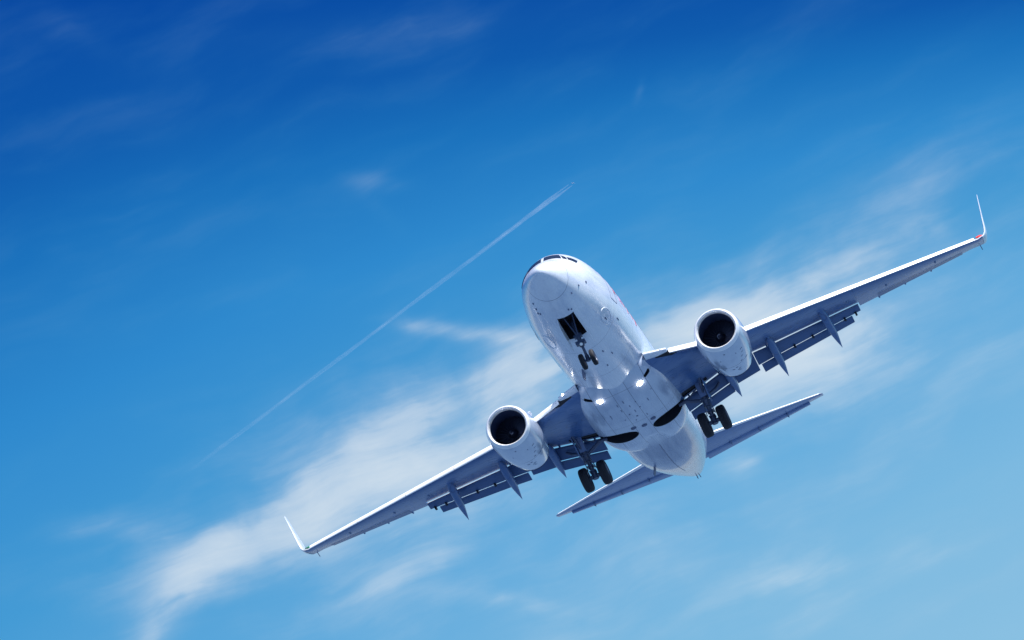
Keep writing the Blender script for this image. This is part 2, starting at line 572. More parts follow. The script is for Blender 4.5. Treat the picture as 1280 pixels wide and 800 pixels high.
WIN = [  # cockpit panes, port side: (x, th) lower inner, lower outer, upper outer, upper inner
    [(2.07, 177.5), (2.12, 141), (2.86, 152), (2.86, 177.5)],
    [(2.16, 138.5), (2.22, 129), (2.56, 138), (2.74, 149)],
    [(2.25, 127), (2.50, 112), (2.95, 118), (2.58, 136)]]
for s in (1, -1):
    for w in WIN:
        p = [(x, th if s > 0 else 360 - th) for x, th in w]
        skin_patch(p, 0.008, 12).build('cockpit_window', M['glass'], fuselage)
# livery on the port side and the forward door
for (x0, x1, t0, t1, sl, k) in ((6.3, 6.6, 92, 110, 0.5, 'red'), (7.1, 7.7, 89, 110, 0.5, 'pink'), (8.0, 8.12, 90, 108, 0.4, 'red'),
                                (8.6, 8.75, 88, 106, 0.5, 'red'), (9.5, 9.62, 89, 106, 0.4, 'red'), (9.95, 10.2, 86, 104, 0.5, 'red')):
    skin_patch([(x0, t0), (x1, t0), (x1 + sl, t1), (x0 + sl, t1)], 0.005, 6).build('livery_lettering', M[k], fuselage)


def skin_tube(pts, r=0.012):
    mb = MB()
    mb.tube([T(*fus(x, th, 0.0)) for x, th in pts], r, 6)
    return mb


def arc(pts, n=10):
    out = []
    for a, b in zip(pts, pts[1:]):
        for i in range(n):
            u = i / n
            out.append((a[0] + (b[0] - a[0]) * u, a[1] + (b[1] - a[1]) * u))
    return out + [pts[-1]]


for s in (1, -1):
    th = lambda v: v if s > 0 else 360 - v
    skin_tube(arc([(5.35, th(116)), (5.35, th(76)), (6.2, th(76)), (6.2, th(116))]), 0.010).build('cabin_door_outline', M['marks'], fuselage)
for s in (1, -1):
    for i in range(40):
        x = 6.6 + 0.51 * i
        if 13.6 < x < 14.0:
            continue
        a, b = 98.5, 107.5
        p = [(x, a), (x + 0.23, a), (x + 0.23, b), (x, b)]
        skin_patch([(u, v if s > 0 else 360 - v) for u, v in p], 0.004, 3).build('cabin_window', M['glass'], fuselage)
# small vents, probes and blade antennas
for (x, th_, l, w) in ((2.0, 12, .10, .05), (2.1, 17, .08, .05), (2.55, 74, .12, .05), (1.9, 62, .10, .05), (1.55, 40, .09, .05), (2.15, -47, .12, .05),
                       (1.7, -62, .10, .06), (1.95, -55, .14, .05), (2.2, -52, .12, .05), (6.6, 14, .16, .05),
                       (7.4, 22, .2, .04), (8.1, 8, .12, .05), (4.9, 45, .25, .04), (6.3, 58, .3, .03)):
    x_, y_, z_ = fus(x, th_ % 360, 0.0)
    mb = MB()
    nrm = T(*fus(x, th_ % 360, 0.2)) - T(x_, y_, z_)
    rot = nrm.to_track_quat('Z', 'X').to_matrix()
    rot = Matrix((Vector((1, 0, 0)), nrm.normalized().cross(Vector((1, 0, 0))).normalized(), nrm.normalized())).transposed()
    mb.box(T(x_, y_, z_), l, w, 0.05, rot)
    mb.build('air_probe', M['marks'], fuselage, smooth=False)
for (x, th_, h, l) in ((7.7, -24, 0.32, 0.62), (22.6, -30, 0.34, 0.40), (31.6, 0, 0.16, 0.10), (32.2, 10, .14, .08)):
    b0 = Vector(T(*fus(x, th_ % 360, -0.03)))
    n_ = (Vector(T(*fus(x, th_ % 360, 0.3))) - b0).normalized()
    f_ = Vector((1, 0, 0))
    sd_ = n_.cross(f_).normalized()
    mb = MB()
    mb.plate([b0, b0 - f_ * l, b0 - f_ * (l + 0.08) + n_ * h, b0 - f_ * (l * 0.45) + n_ * h], sd_, 0.035)
    mb.build('blade_antenna', M['marks'], fuselage, smooth=False)

for s in (1, -1):
    pts = []
    for i in range(29):
        a = 2 * math.pi * i / 28
        pts.append((4.85 + 0.62 * math.cos(a), (48 + 9 * math.sin(a)) * s % 360))
    skin_tube(pts, 0.022).build('service_panel_rim', M['white'], fuselage)
pts = [(19.2 + 7.3 * i / 40, 0.0) for i in range(41)]
skin_tube(pts, 0.014).build('keel_seam', M['marks'], fuselage)

# belly fairing ----------------------------------------------------
BF = [(10.2, 1.15, -1.96), (10.7, 1.45, -2.05), (11.2, 1.72, -2.14), (11.8, 1.94, -2.23), (12.6, 2.08, -2.30), (14.0, 2.15, -2.34), (16.3, 2.15, -2.35),
      (17.4, 2.06, -2.32), (18.3, 1.88, -2.23), (19.0, 1.62, -2.10), (19.6, 1.2, -1.92)]
b_hw, b_bt = pchip([r_[0] for r_ in BF], [r_[1] for r_ in BF]), pchip([r_[0] for r_ in BF], [r_[2] for r_ in BF])
BZ = -1.15


def belly(x, y):
    """z of the fairing bottom"""
    hw, bt = b_hw(x), b_bt(x)
    k = min(abs(y) / hw, 0.999)
    return BZ - (BZ - bt) * (1 - k ** 2.7) ** (1 / 2.7)


mb = MB()
rings = []
for i in range(70):
    x = 10.2 + (19.6 - 10.2) * i / 69
    hw, bt = b_hw(x), b_bt(x)
    ring = []
    for k in range(72):
        a = 2 * math.pi * k / 72
        ca, sa = math.cos(a), math.sin(a)
        yy = hw * math.copysign(abs(ca) ** (2 / 2.7), ca)
        hz = (BZ - bt) if sa < 0 else 0.12
        zz = BZ + hz * math.copysign(abs(sa) ** (2 / 2.7), sa)
        if sa < 0 and x > 16.9:
            zz += 0.30 * min(1, (x - 16.9) / 1.4) * math.exp(-(yy / 0.45) ** 2)
        ring.append(T(x, yy, zz))
    rings.append(ring)
mb.loft(rings)
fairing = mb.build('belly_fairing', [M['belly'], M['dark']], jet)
cs = []
for s in (1, -1):
    c = MB()
    pts = []
    for k in range(40):
        a = 2 * math.pi * k / 40
        pts.append(T(16.02 + 0.62 * math.cos(a), s * (1.16 + 0.80 * math.sin(a)), -2.2))
    c.plate(pts, (0, 0, 1), 1.5)
    cs.append(c.build('cutter', M['dark'], jet, smooth=False))
    c = MB()   # strut slot out to the wing
    c.plate([T(15.75, s * 1.75, -2.2), T(15.75, s * 2.6, -2.2), T(16.25, s * 2.6, -2.2), T(16.3, s * 1.75, -2.2)], (0, 0, 1), 1.5)
    cs.append(c.build('cutter', M['dark'], jet, smooth=False))
for s in (1, -1):    # ram air scoops at the front shoulders
    c = MB()
    nn = Vector((0.25, s * 0.62, -0.75)).normalized()
    tt = Vector((0, s * 0.77, 0.63)).normalized()
    ll = nn.cross(tt).normalized()
    c0 = T(11.2, s * 1.40, -1.93) - nn * 0.05
    poly = [c0 + tt * a + ll * b for a, b in ((-0.17, 0.06), (-0.12, 0.11), (0.20, 0.12), (0.25, 0.04), (0.18, -0.10), (-0.14, -0.09))]
    c.plate(poly, nn, 0.5)
    cs.append(c.build('cutter', M['dark'], jet, smooth=False))
cut(fairing, cs)
cs = []
for s in (1, -1):
    c = MB()
    pts = []
    for k in range(40):
        a = 2 * math.pi * k / 40
        pts.append(T(16.02 + 0.615 * math.cos(a), s * (1.16 + 0.795 * math.sin(a)), -2.0))
    c.plate(pts, (0, 0, 1), 1.7)
    cs.append(c.build('cutter', M['dark'], jet, smooth=False))
cut(fuselage, cs)

for s in (1, -1):
    # landing lamp under the fairing
    y = s * 0.93
    z = belly(11.3, y)
    mb = MB()
    ax = Vector((0.86, 0, -0.5)).normalized()
    mb.lathe(T(11.34, y, z + 0.02), ax, [(-0.03, 0.001), (0.0, 0.14), (0.03, 0.135), (0.06, 0.09), (0.075, 0.001)], 24)
    mb.build('landing_light', M['lamp'], fairing)
# access plates and drains along the fairing centre
for (x, yy, l, w) in ((12.3, -0.42, .30, .03), (12.9, -0.40, .26, .03), (13.6, -0.20, .10, .07), (12.2, -0.12, .34, .03), (12.8, 0.02, .22, .03), (13.5, 0.10, .30, .03),
                      (14.1, 0.04, .12, .08), (12.6, 0.34, .08, .05), (13.3, 0.38, .08, .05), (14.0, -0.5, .07, .05), (14.4, 0.45, .2, .03), (14.5, -0.1, .07, .05),
                      (13.0, 0.85, .30, .03), (13.2, -0.95, .45, .03), (12.3, 1.2, .06, .05)):
    mb = MB()
    mb.box(T(x, yy, belly(x, yy) - 0.002), l, w, 0.012)
    mb.build('drain_slot', M['marks'], fairing, smooth=False)
for (x, y) in ((15.15, 0.55), (15.25, -0.42), (15.45, 0.05)):
    mb = MB()
    mb.lathe(T(x, y, belly(x, y) - 0.004), (0, 0, -1), [(0.0, 0.001), (0.0, 0.13), (0.03, 0.12), (0.035, 0.001)], 20)
    mb.build('drain_outlet', M['marks'], fairing)


# wings -------------------------------------------------------------
def airfoil(le, te, tc, n=18, cutf=1.0, camber=0.012):
    """le, te in (x, z); returns the loop of (x, z), upper surface first, cut off at the chord fraction cutf"""
    c = te[0] - le[0]
    dz = te[1] - le[1]
    up, lo = [], []
    for i in range(n + 1):
        u = (1 - math.cos(math.pi * i / n)) / 2 * cutf
        th = tc * c * 5 * (0.2969 * math.sqrt(u) - 0.126 * u - 0.3516 * u * u + 0.2843 * u ** 3 - 0.1015 * u ** 4)
        cm = camber * c * 4 * u * (1 - u)
        x, z = le[0] + c * u, le[1] + dz * u
        up.append((x, z + cm + th))
        lo.append((x, z + cm - th))
    return up + lo[::-1][:-1]


def lerp(a, b, t_):
    return a + (b - a) * t_


def sl_le(y):
    """leading edge line of the extended slats: x, z"""
    if y < 4.9:
        k = (y - 1.9) / 3.0
        return lerp(10.80, 12.95, k), lerp(-1.13, -0.95, k)
    return 12.85 + (y - 4.8) * 0.53, -0.95 + (y - 5) * 0.1375


def te_line(y):
    if y < 5.8:
        return 17.9, lerp(-1.42, -0.74, (y - 1.9) / 3.9)
    return 17.9 + (y - 5.8) * 0.32, -0.74 + (y - 5.8) * 0.163


GAP = pchip([1.5, 2, 4, 5, 6, 8, 10.5, 11], [16.25, 16.3, 16.5, 16.62, 16.81, 17.45, 18.40, 18.6])
GAPZ = pchip([1.5, 2, 4, 5, 6, 8, 10.5, 11], [-1.80, -1.68, -1.13, -0.88, -0.83, -0.57, -0.18, -0.10])
# rear edge of main flap (aft gap) and of aft flap
AGX = pchip([1.9, 3, 4.2, 6, 8, 10.7], [17.0, 17.0, 17.05, 17.45, 18.05, 18.86])
AGZ = pchip([1.9, 3, 4.2, 6, 8, 10.7], [-2.11, -1.87, -1.60, -1.25, -0.88, -0.40])
ATX = pchip([1.9, 3, 4.2, 6, 8, 10.7], [17.4, 17.4, 17.45, 17.9, 18.45, 19.2])
ATZ = pchip([1.9, 3, 4.2, 6, 8, 10.7], [-2.43, -2.2, -1.95, -1.51, -1.13, -0.62])


def wing_sec(y):
    sx, sz = sl_le(y)
    k = min(max((y - 1.9) / 15.0, 0), 1)
    le = (sx + lerp(0.30, 0.16, k), sz - lerp(0.26, 0.13, k))
    te = te_line(y)
    tc = pchip([1.5, 3, 5.5, 10, 17], [0.125, 0.118, 0.108, 0.10, 0.095])(y)
    return le, te, tc


def thin_sec(a, b, th, n=8, nose=True):
    """thin section between nose a and tail b (x, z)"""
    d = Vector((b[0] - a[0], b[1] - a[1]))
    L = d.length
    d /= L
    nn = Vector((-d.y, d.x))
    prof = [(0, 0), (0.03, .32), (0.12, .5), (0.35, .5), (0.7, .26), (1.0, 0.05)]
    loop = [(u, v) for u, v in prof] + [(u, -v * 0.8) for u, v in prof[::-1][:-1]]
    out = []
    for u, v in loop:
        out.append((a[0] + d.x * u * L + nn.x * v * th, a[1] + d.y * u * L + nn.y * v * th))
    return out


WINGS = {}
for s in (1, -1):
    mb = MB()
    rings = []
    ys = [1.3, 1.9, 2.5, 3.2, 4.0, 4.9, 5.8, 6.6, 7.5, 8.5, 9.5, 10.2, 10.75]
    for y in ys:
        le, te, tc = wing_sec(max(y, 1.5))
        cf = (GAP(y) - le[0]) / (te[0] - le[0])
        loop = airfoil(le, te, tc, 18, cf)
        # bring the cut lower edge onto the measured slot line
        n = 18
        dzl = GAPZ(y) - loop[n + 1][1]
        new = []
        for i, (x, z) in enumerate(loop):
            u = max(0, (x - le[0]) / (GAP(y) - le[0]))
            if i > n:
                z += dzl * u ** 2
            elif i == n or u > 0.6:
                z += dzl * max(0, (u - 0.6) / 0.4) * 0.8
            new.append((x, z))
        rings.append([T(x, s * y, z) for x, z in new])
    mb.loft(rings)
    rings = []
    for y in [10.756, 11.5, 12.5, 13.5, 14.5, 15.5, 16.4]:
        le, te, tc = wing_sec(y)
        rings.append([T(x, s * y, z) for x, z in airfoil(le, te, tc)])
    for (y, le, te, tc) in ((16.75, (19.42, 0.55), (21.43, 1.02), .09), (17.0, (19.62, 0.68), (21.52, 1.06), .085)):
        rings.append([T(x, s * y, z) for x, z in airfoil(le, te, tc)])
    mb.loft(rings)
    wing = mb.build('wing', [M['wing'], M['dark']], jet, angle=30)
    WINGS[s] = wing
    # leg bay in the lower skin
    c = MB()
    bx = [T(15.55, s * 2.05, -1.75), T(15.75, s * 3.35, -1.45), T(16.22, s * 3.35, -1.45), T(16.12, s * 2.05, -1.75)]
    c.loft([[p - Vector((0, 0, 0.9)) for p in bx], [p + Vector((0, 0, 0.14)) for p in bx]])
    cut(wing, [c.build('cutter', M['dark'], jet, smooth=False)])

    # winglet: blended, one closed surface standing on the tip
    mb = MB()
    rings = []
    ST = [((19.64, 0.69), (21.52, 1.05), 17.003, 0.085, 0.0), ((19.80, 0.80), (21.55, 1.09), 17.10, .085, 20), ((20.0, 1.0), (21.57, 1.2), 17.20, .08, 55),
          ((20.16, 1.28), (21.6, 1.42), 17.27, .075, 78), ((20.45, 1.85), (21.62, 1.95), 17.37, .07, 80), ((20.9, 2.7), (21.66, 2.75), 17.53, .07, 80),
          ((21.12, 3.18), (21.68, 3.2), 17.62, .07, 80), ((21.3, 3.31), (21.68, 3.32), 17.65, .06, 80)]
    for (le, te, y, tc, cant) in ST:
        loop = airfoil((le[0], 0), (te[0], 0), tc, 14, 1.0, 0.0)
        ring = []
        for x, z in loop:
            u = (x - le[0]) / (te[0] - le[0])
            z0 = lerp(le[1], te[1], u)
            a = R(cant)
            ring.append(T(x, s * (y - z * math.sin(a)), z0 + z * math.cos(a)))
        rings.append(ring)
    mb.loft(rings)
    mb.build('winglet', M['slat'] if False else M['white'], wing, label='white upturned wing tip')
    # tip navigation lamp
    mb = MB()
    mb.tube([T(19.62, s * 16.72, 0.74), T(19.80, s * 16.9, 0.80), T(20.0, s * 17.02, 0.86)], [0.035, 0.06, 0.035], 10)
    mb.build('navigation_light', M['navred'] if s > 0 else M['navgreen'], wing, label='red navigation light' if s > 0 else 'green navigation light')

    # slats
    def slat_loop(y, k):
        sx, sz = sl_le(y)
        pr = [(0.66, 0.03), (0.48, 0.045), (0.32, 0.02), (0.19, -0.05), (0.09, -0.14), (0.035, -0.22), (0.015, -0.29), (0.045, -0.325), (0.10, -0.30),
              (0.13, -0.22), (0.20, -0.12), (0.30, -0.05), (0.45, -0.01), (0.66, 0.01)]
        return [T(sx + a * k, s * y, sz + b * k) for a, b in pr]
    segs = [(5.75, 8.42), (8.45, 11.1), (11.13, 13.85), (13.88, 16.6)]
    for (y0, y1) in segs:
        mb = MB()
        rings = []
        for i in range(5):
            y = lerp(y0, y1, i / 4)
            rings.append(slat_loop(y, lerp(1.0, 0.62, (y - 5) / 12)))
        mb.loft(rings)
        mb.build('leading_edge_slat', M['slat'], wing, angle=40)
    # krueger flap inboard of the engine, with the root glove behind it
    mb = MB()
    rings = []
    for i in range(5):
        y = lerp(2.62, 4.45, i / 4)
        rings.append(slat_loop(y, 1.0))
    mb.loft(rings)
    mb.build('krueger_flap', M['slat'], wing, angle=40)
    mb = MB()
    rings = []
    for i, y in enumerate((1.6, 1.9, 2.2, 2.55)):
        sx, sz = sl_le(y)
        pr = [(0.75, 0.02), (0.35, 0.05), (0.10, -0.03), (0.02, -0.12), (0.06, -0.2), (0.25, -0.28), (0.75, -0.3)]
        rings.append([T(sx + a, s * y, sz + b + 0.02) for a, b in pr])
    mb.loft(rings)
    glove = mb.build('wing_root_glove', M['white'], wing, angle=45)
    mb = MB()
    mb.plate([T(11.15, s * 2.0, -1.38), T(11.42, s * 2.62, -1.30), T(11.7, s * 3.0, -1.30), T(11.55, s * 2.1, -1.47)], (0.5, 0, 1), 0.12)
    mb.build('krueger_bay', M['dark'], wing, smooth=False)
    mb = MB()
    sx, sz = sl_le(2.3)
    mb.lathe(T(sx + 0.04, s * 2.3, sz - 0.07), (1, 0, -0.15), [(-.02, .001), (0.0, 0.045), (0.02, 0.04), (0.03, 0.001)], 20)
    mb.build('wing_root_light', M['lamp'] if s < 0 else M['slat'], wing)

    # flaps
    def flap(y0, y1, ax, az_, bx_, bz_, th, name, n=8, gapk=(0.0, 0.0), mat='flap'):
        mb = MB()
        rings = []
        for i in range(n + 1):
            y = lerp(y0, y1, i / n)
            rings.append([T(x, s * y, z) for x, z in thin_sec((ax(y) + gapk[0], az_(y) + gapk[1]), (bx_(y), bz_(y)), th)])
        mb.loft(rings)
        return mb.build(name, M[mat], wing, angle=50)
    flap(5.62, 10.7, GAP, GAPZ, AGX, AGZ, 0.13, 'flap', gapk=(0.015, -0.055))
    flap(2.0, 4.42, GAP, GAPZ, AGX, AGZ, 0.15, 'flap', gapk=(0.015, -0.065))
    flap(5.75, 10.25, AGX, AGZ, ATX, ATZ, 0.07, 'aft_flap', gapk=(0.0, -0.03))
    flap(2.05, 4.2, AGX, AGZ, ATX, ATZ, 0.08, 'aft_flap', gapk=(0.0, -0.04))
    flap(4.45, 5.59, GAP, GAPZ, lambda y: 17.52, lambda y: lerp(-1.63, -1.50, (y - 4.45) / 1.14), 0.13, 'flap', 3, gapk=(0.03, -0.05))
    # carriage brackets in the slots
    for y in (3.1, 7.4, 8.3, 9.9, 10.45):
        mb = MB()
        mb.box(T(AGX(y), s * y, AGZ(y) - 0.03), 0.22, 0.09, 0.14)
        mb.build('flap_bracket', M['dark'], wing, smooth=False)
    for y in (2.3, 2.75, 3.9, 5.0, 6.3):
        mb = MB()
        mb.box(T(GAP(y) + .05, s * y, GAPZ(y) - 0.03), 0.30, 0.07, 0.12)
        mb.build('flap_bracket', M['flap'], wing, smooth=False)

    # canoe fairings over the flap tracks
    for (fx, fy, fz, tx, ty, tz) in ((16.15, 9.1, -0.52, 18.94, 9.27, -1.61), (15.5, 6.54, -0.98, 18.45, 6.59, -1.97), (15.2, 4.25, -1.38, 18.1, 4.33, -2.06)):
        mb = MB()
        rings = []
        N = 16
        for i in range(N + 1):
            u = i / N
            w = 0.185 * min(1.0, (u / 0.22)) ** 0.55 * (1 if u < 0.5 else max(0.03, (1 - ((u - 0.5) / 0.5) ** 1.6)))
            h = 0.30 * min(1.0, (u / 0.35)) ** 0.7 * (1 if u < 0.5 else max(0.03, (1 - ((u - 0.5) / 0.5) ** 1.5)))
            w, h = max(w, 0.006), max(h, 0.006)
            cx, cy, cz = lerp(fx, tx, u), lerp(fy, ty, u), lerp(fz, tz, u) + 0.22 * math.sin(math.pi * u) * 0.6
            ring = []
            for k in range(20):
                a = 2 * math.pi * k / 20
                ca, sa = math.cos(a), math.sin(a)
                ring.append(T(cx, s * (cy + w * math.copysign(abs(ca) ** 0.8, ca)), cz + h * sa))
            rings.append(ring)
        mb.loft(rings)
        mb.build('flap_track_fairing', M['wing'], wing, angle=50)
    # aileron: its own skin standing a little proud of the lower surface, with a pale seal along the hinge
    mb = MB()
    ml_ = MB()
    rings, rl = [], []
    for i in range(9):
        y = lerp(11.7, 15.9, i / 8)
        le, te, tc = wing_sec(y)
        c = te[0] - le[0]

        def low(u):
            th = tc * c * 5 * (0.2969 * math.sqrt(u) - 0.126 * u - 0.3516 * u * u + 0.2843 * u ** 3 - 0.1015 * u ** 4)
            return le[0] + c * u, lerp(le[1], te[1], u) + 0.012 * c * 4 * u * (1 - u) - th
        us = [0.74, 0.8, 0.9, 1.015]
        pl = [low(min(u, 1.0)) for u in us]
        pl[-1] = (le[0] + c * 1.015, pl[-1][1])
        rings.append([T(x, s * y, z - 0.018) for x, z in pl] + [T(x, s * y, z + 0.004) for x, z in pl[::-1]])
        pq = [low(u) for u in (0.70, 0.72)]
        rl.append([T(x, s * y, z - 0.012) for x, z in pq] + [T(x, s * y, z + 0.004) for x, z in pq[::-1]])
    mb.loft(rings)
    mb.build('aileron', M['flap'], wing, angle=30)
    ml_.loft(rl)
    ml_.build('hinge_seal', M['nacelle'], wing, angle=30)
    # aileron hinge fairings, small drains, wick
    for (x, y) in ((19.9, 11.7), (20.3, 13.0), (20.75, 14.3), (19.0, 14.6), (17.2, 10.3), (18.2, 12.2)):
        le, te, tc = wing_sec(y)
        u = (x - le[0]) / (te[0] - le[0])
        c = te[0] - le[0]
        th = tc * c * 5 * (0.2969 * math.sqrt(u) - 0.126 * u - 0.3516 * u * u + 0.2843 * u ** 3 - 0.1015 * u ** 4)
        z = lerp(le[1], te[1], u) + 0.012 * c * 4 * u * (1 - u) - th
        mb = MB()
        mb.tube([T(x - 0.22, s * y, z + 0.03), T(x - 0.08, s * y, z), T(x + 0.12, s * y, z + 0.01), T(x + 0.3, s * y, z + 0.06)], [0.01, 0.05, 0.045, 0.01], 8)
        mb.build('hinge_fairing', M['flap'], wing)
    mb = MB()
    mb.tube([T(21.4, s * 16.8, 1.0), T(21.75, s * 16.82, 0.92)], 0.018, 6)
    mb.build('static_wick', M['marks'], wing)

# engines -----------------------------------------------------------
for s in (1, -1):
    o = T(10.08, s * 4.92, -1.83)
    ax = Vector((-1, -s * 0.01, -0.01)).normalized()
    mb = MB()
    outer = [(0.20, 0.985), (0.35, 1.02), (0.7, 1.06), (1.2, 1.085), (1.75, 1.08), (2.3, 1.05), (2.85, 0.985), (3.35, 0.92), (3.75, 0.855), (3.92, 0.82)]
    mb.cur = 0
    mb.lathe(o, ax, outer, 64, sq=0.03)
    mb.cur = 1
    mb.lathe(o, ax, [(3.92, 0.82), (3.9, 0.80), (3.5, 0.80), (3.2, 0.78), (3.2, 0.001)], 64)
    mb.lathe(o, ax, [(0.22, 0.795), (0.5, 0.785), (0.9, 0.785), (1.25, 0.80), (1.28, 0.001)], 64)
    eng = mb.build('engine', [M['nacelle'], M['duct']], jet, recalc=False, angle=40)
    mb = MB()
    mb.lathe(o, ax, [(0.225, 0.793), (0.12, 0.80), (0.04, 0.835), (0.0, 0.875), (0.015, 0.915), (0.07, 0.95), (0.15, 0.975), (0.205, 0.988)], 64, sq=0.03)
    mb.build('inlet_lip', M['lip'], eng, recalc=False, label='polished metal inlet lip')
    # fan
    mb = MB()
    mb.lathe(o, ax, [(1.16, 0.30), (1.22, 0.30), (1.22, 0.001)], 32)
    upv = Vector((0, 0, 1))
    a_ = ax.cross(upv).normalized()
    b_ = a_.cross(ax).normalized()
    for k in range(24):
        th = 2 * math.pi * k / 24
        rad = a_ * math.cos(th) + b_ * math.sin(th)
        tan = ax.cross(rad)
        c0, c1 = o + ax * 1.14 + rad * 0.2, o + ax * 1.12 + rad * 0.775
        p = [c0 - tan * 0.03 - ax * 0.07, c0 + tan * 0.03 + ax * 0.07, c1 + tan * 0.115 + ax * 0.06, c1 - tan * 0.115 - ax * 0.06]
        nrm = (p[1] - p[0]).cross(p[2] - p[0])
        mb.plate(p, nrm, 0.012)
    mb.build('fan', M['fan'], eng, smooth=False)
    mb = MB()
    mb.lathe(o, ax, [(0.80, 0.002), (0.83, 0.05), (0.9, 0.12), (1.0, 0.19), (1.1, 0.235), (1.18, 0.26), (1.2, 0.001)], 32)
    mb.build('spinner', M['fan'], eng)
    mb = MB()   # the white curl painted on the spinner
    q_ = []
    for i in range(14):
        u = i / 13
        a = s * (0.6 + 3.6 * u)
        r_ = 0.05 + 0.07 * u
        d_ = 0.83 + (r_ - 0.05)
        q_.append(o + ax * d_ + (a_ * math.cos(a) + b_ * math.sin(a)) * r_)
    mb.tube(q_, [0.022 * math.sin(math.pi * (0.1 + 0.85 * i / 13)) + 0.004 for i in range(14)], 6)
    mb.build('spinner_mark', M['rim'], eng, label='white curl on the spinner')
    # core nozzle and plug
    mb = MB()
    mb.lathe(o, ax, [(2.95, 0.66), (3.6, 0.60), (4.2, 0.50), (4.6, 0.43), (4.6, 0.40), (4.3, 0.38), (4.3, 0.001)], 40)
    mb.lathe(o, ax, [(4.2, 0.24), (4.7, 0.17), (5.1, 0.04), (5.12, 0.001)], 32)
    mb.build('exhaust_nozzle', M['fan'], eng, recalc=False)
    # pylon
    mb = MB()
    rings = []
    for (x, w, zt, zb) in ((11.0, 0.03, -0.74, -0.95), (11.5, 0.13, -0.62, -1.1), (12.4, 0.19, -0.56, -1.2), (13.4, 0.20, -0.62, -1.3), (14.6, 0.17, -0.9, -1.35),
                           (15.8, 0.10, -0.95, -1.3), (16.3, 0.03, -1.0, -1.2)):
        yy = s * 4.92
        rings.append([T(x, yy - w, zb), T(x, yy - w, zt - 0.05), T(x, yy - w * 0.5, zt), T(x, yy + w * 0.5, zt), T(x, yy + w, zt - 0.05), T(x, yy + w, zb)])
    mb.loft(rings)
    mb.build('pylon', M['nacelle'], eng, angle=30)
    # strake on the inboard shoulder of the cowl
    a = R(48)
    y0, z0 = s * (4.92 - math.cos(a) * 1.0), -1.83 + math.sin(a) * 1.0
    rad = Vector((0, -s * math.cos(a), math.sin(a)))
    b0 = T(11.5, y0, z0)
    mb = MB()
    mb.plate([b0, b0 + Vector((-1.0, 0, -0.02)), b0 + Vector((-1.0, 0, 0)) + rad * 0.36, b0 + Vector((-0.62, 0, 0)) + rad * 0.36], rad.cross(Vector((1, 0, 0))), 0.03)
    mb.build('nacelle_strake', M['nacelle'], eng, smooth=False)
    # latches and stencils on the underside
    for (a0, th, l, w) in ((0.55, -8, .12, .10), (0.95, 18, .16, .06), (1.0, 35, .05, .22), (1.3, 34, .05, .2), (1.2, -24, .12, .07), (2.45, 4, .07, .16),
                           (2.6, -6, .05, .2), (2.75, 10, .05, .22), (2.9, 6, .04, .2), (3.05, 9, .04, .2), (2.0, 22, .05, .18), (2.15, 38, .05, .2), (1.62, 28, .06, .2)):
        th_ = R(-90 + th * (1 if s > 0 else 1))
        prof = pchip([p[0] for p in outer], [p[1] for p in outer])
        cz = math.sin(th_)
        rad = Vector((0, math.cos(th_), cz))
        rr_ = prof(a0) * (1 - 0.03 * (-cz) ** 3)
        mb = MB()
        pc = o + ax * a0 + rad * rr_
        rot = Matrix((Vector((1, 0, 0)), rad.cross(Vector((1, 0, 0))), rad)).transposed()
        mb.box(pc, l * 0.6, w * 0.6, 0.01, rot)
        mb.build('cowl_latch', M['marks'], eng, smooth=False)


# landing gear -----------------------------------------------------
def wheel(parent, x, y, z, r, w, s_out):
    h = w / 2
    mb = MB()
    c0 = T(x, y, z)
    pr = [(-h * 0.86, r * 0.56), (-h * 0.95, r * 0.68), (-h * 0.98, r * 0.82), (-h * 0.82, r * 0.94), (-h * 0.5, r * 0.992), (-h * 0.22, r), (-h * 0.2, r * 0.975), (-h * 0.14, r * 0.975),
          (-h * .12, r * 1.0), (h * .12, r), (h * 0.14, r * 0.975), (h * 0.2, r * 0.975), (h * 0.22, r), (h * 0.5, r * 0.992), (h * 0.82, r * 0.94), (h * 0.98, r * 0.82),
          (h * 0.95, r * 0.68), (h * 0.86, r * 0.56)]
    mb.lathe(c0, (0, 1, 0), pr, 40)
    mb.build('tyre', M['tyre'], parent, recalc=False)
    mb = MB()
    mb.lathe(c0, (0, 1, 0), [(-h * 0.6, 0.001), (-h * 0.6, r * 0.2), (-h * 0.45, r * 0.3), (-h * 0.5, r * 0.5), (-h * 0.88, r * 0.57), (h * 0.88, r * 0.57), (h * 0.5, r * 0.5),
                             (h * 0.45, r * 0.3), (h * 0.6, r * 0.2), (h * 0.6, 0.001)], 32)
    mb.build('rim', M['rim'], parent)


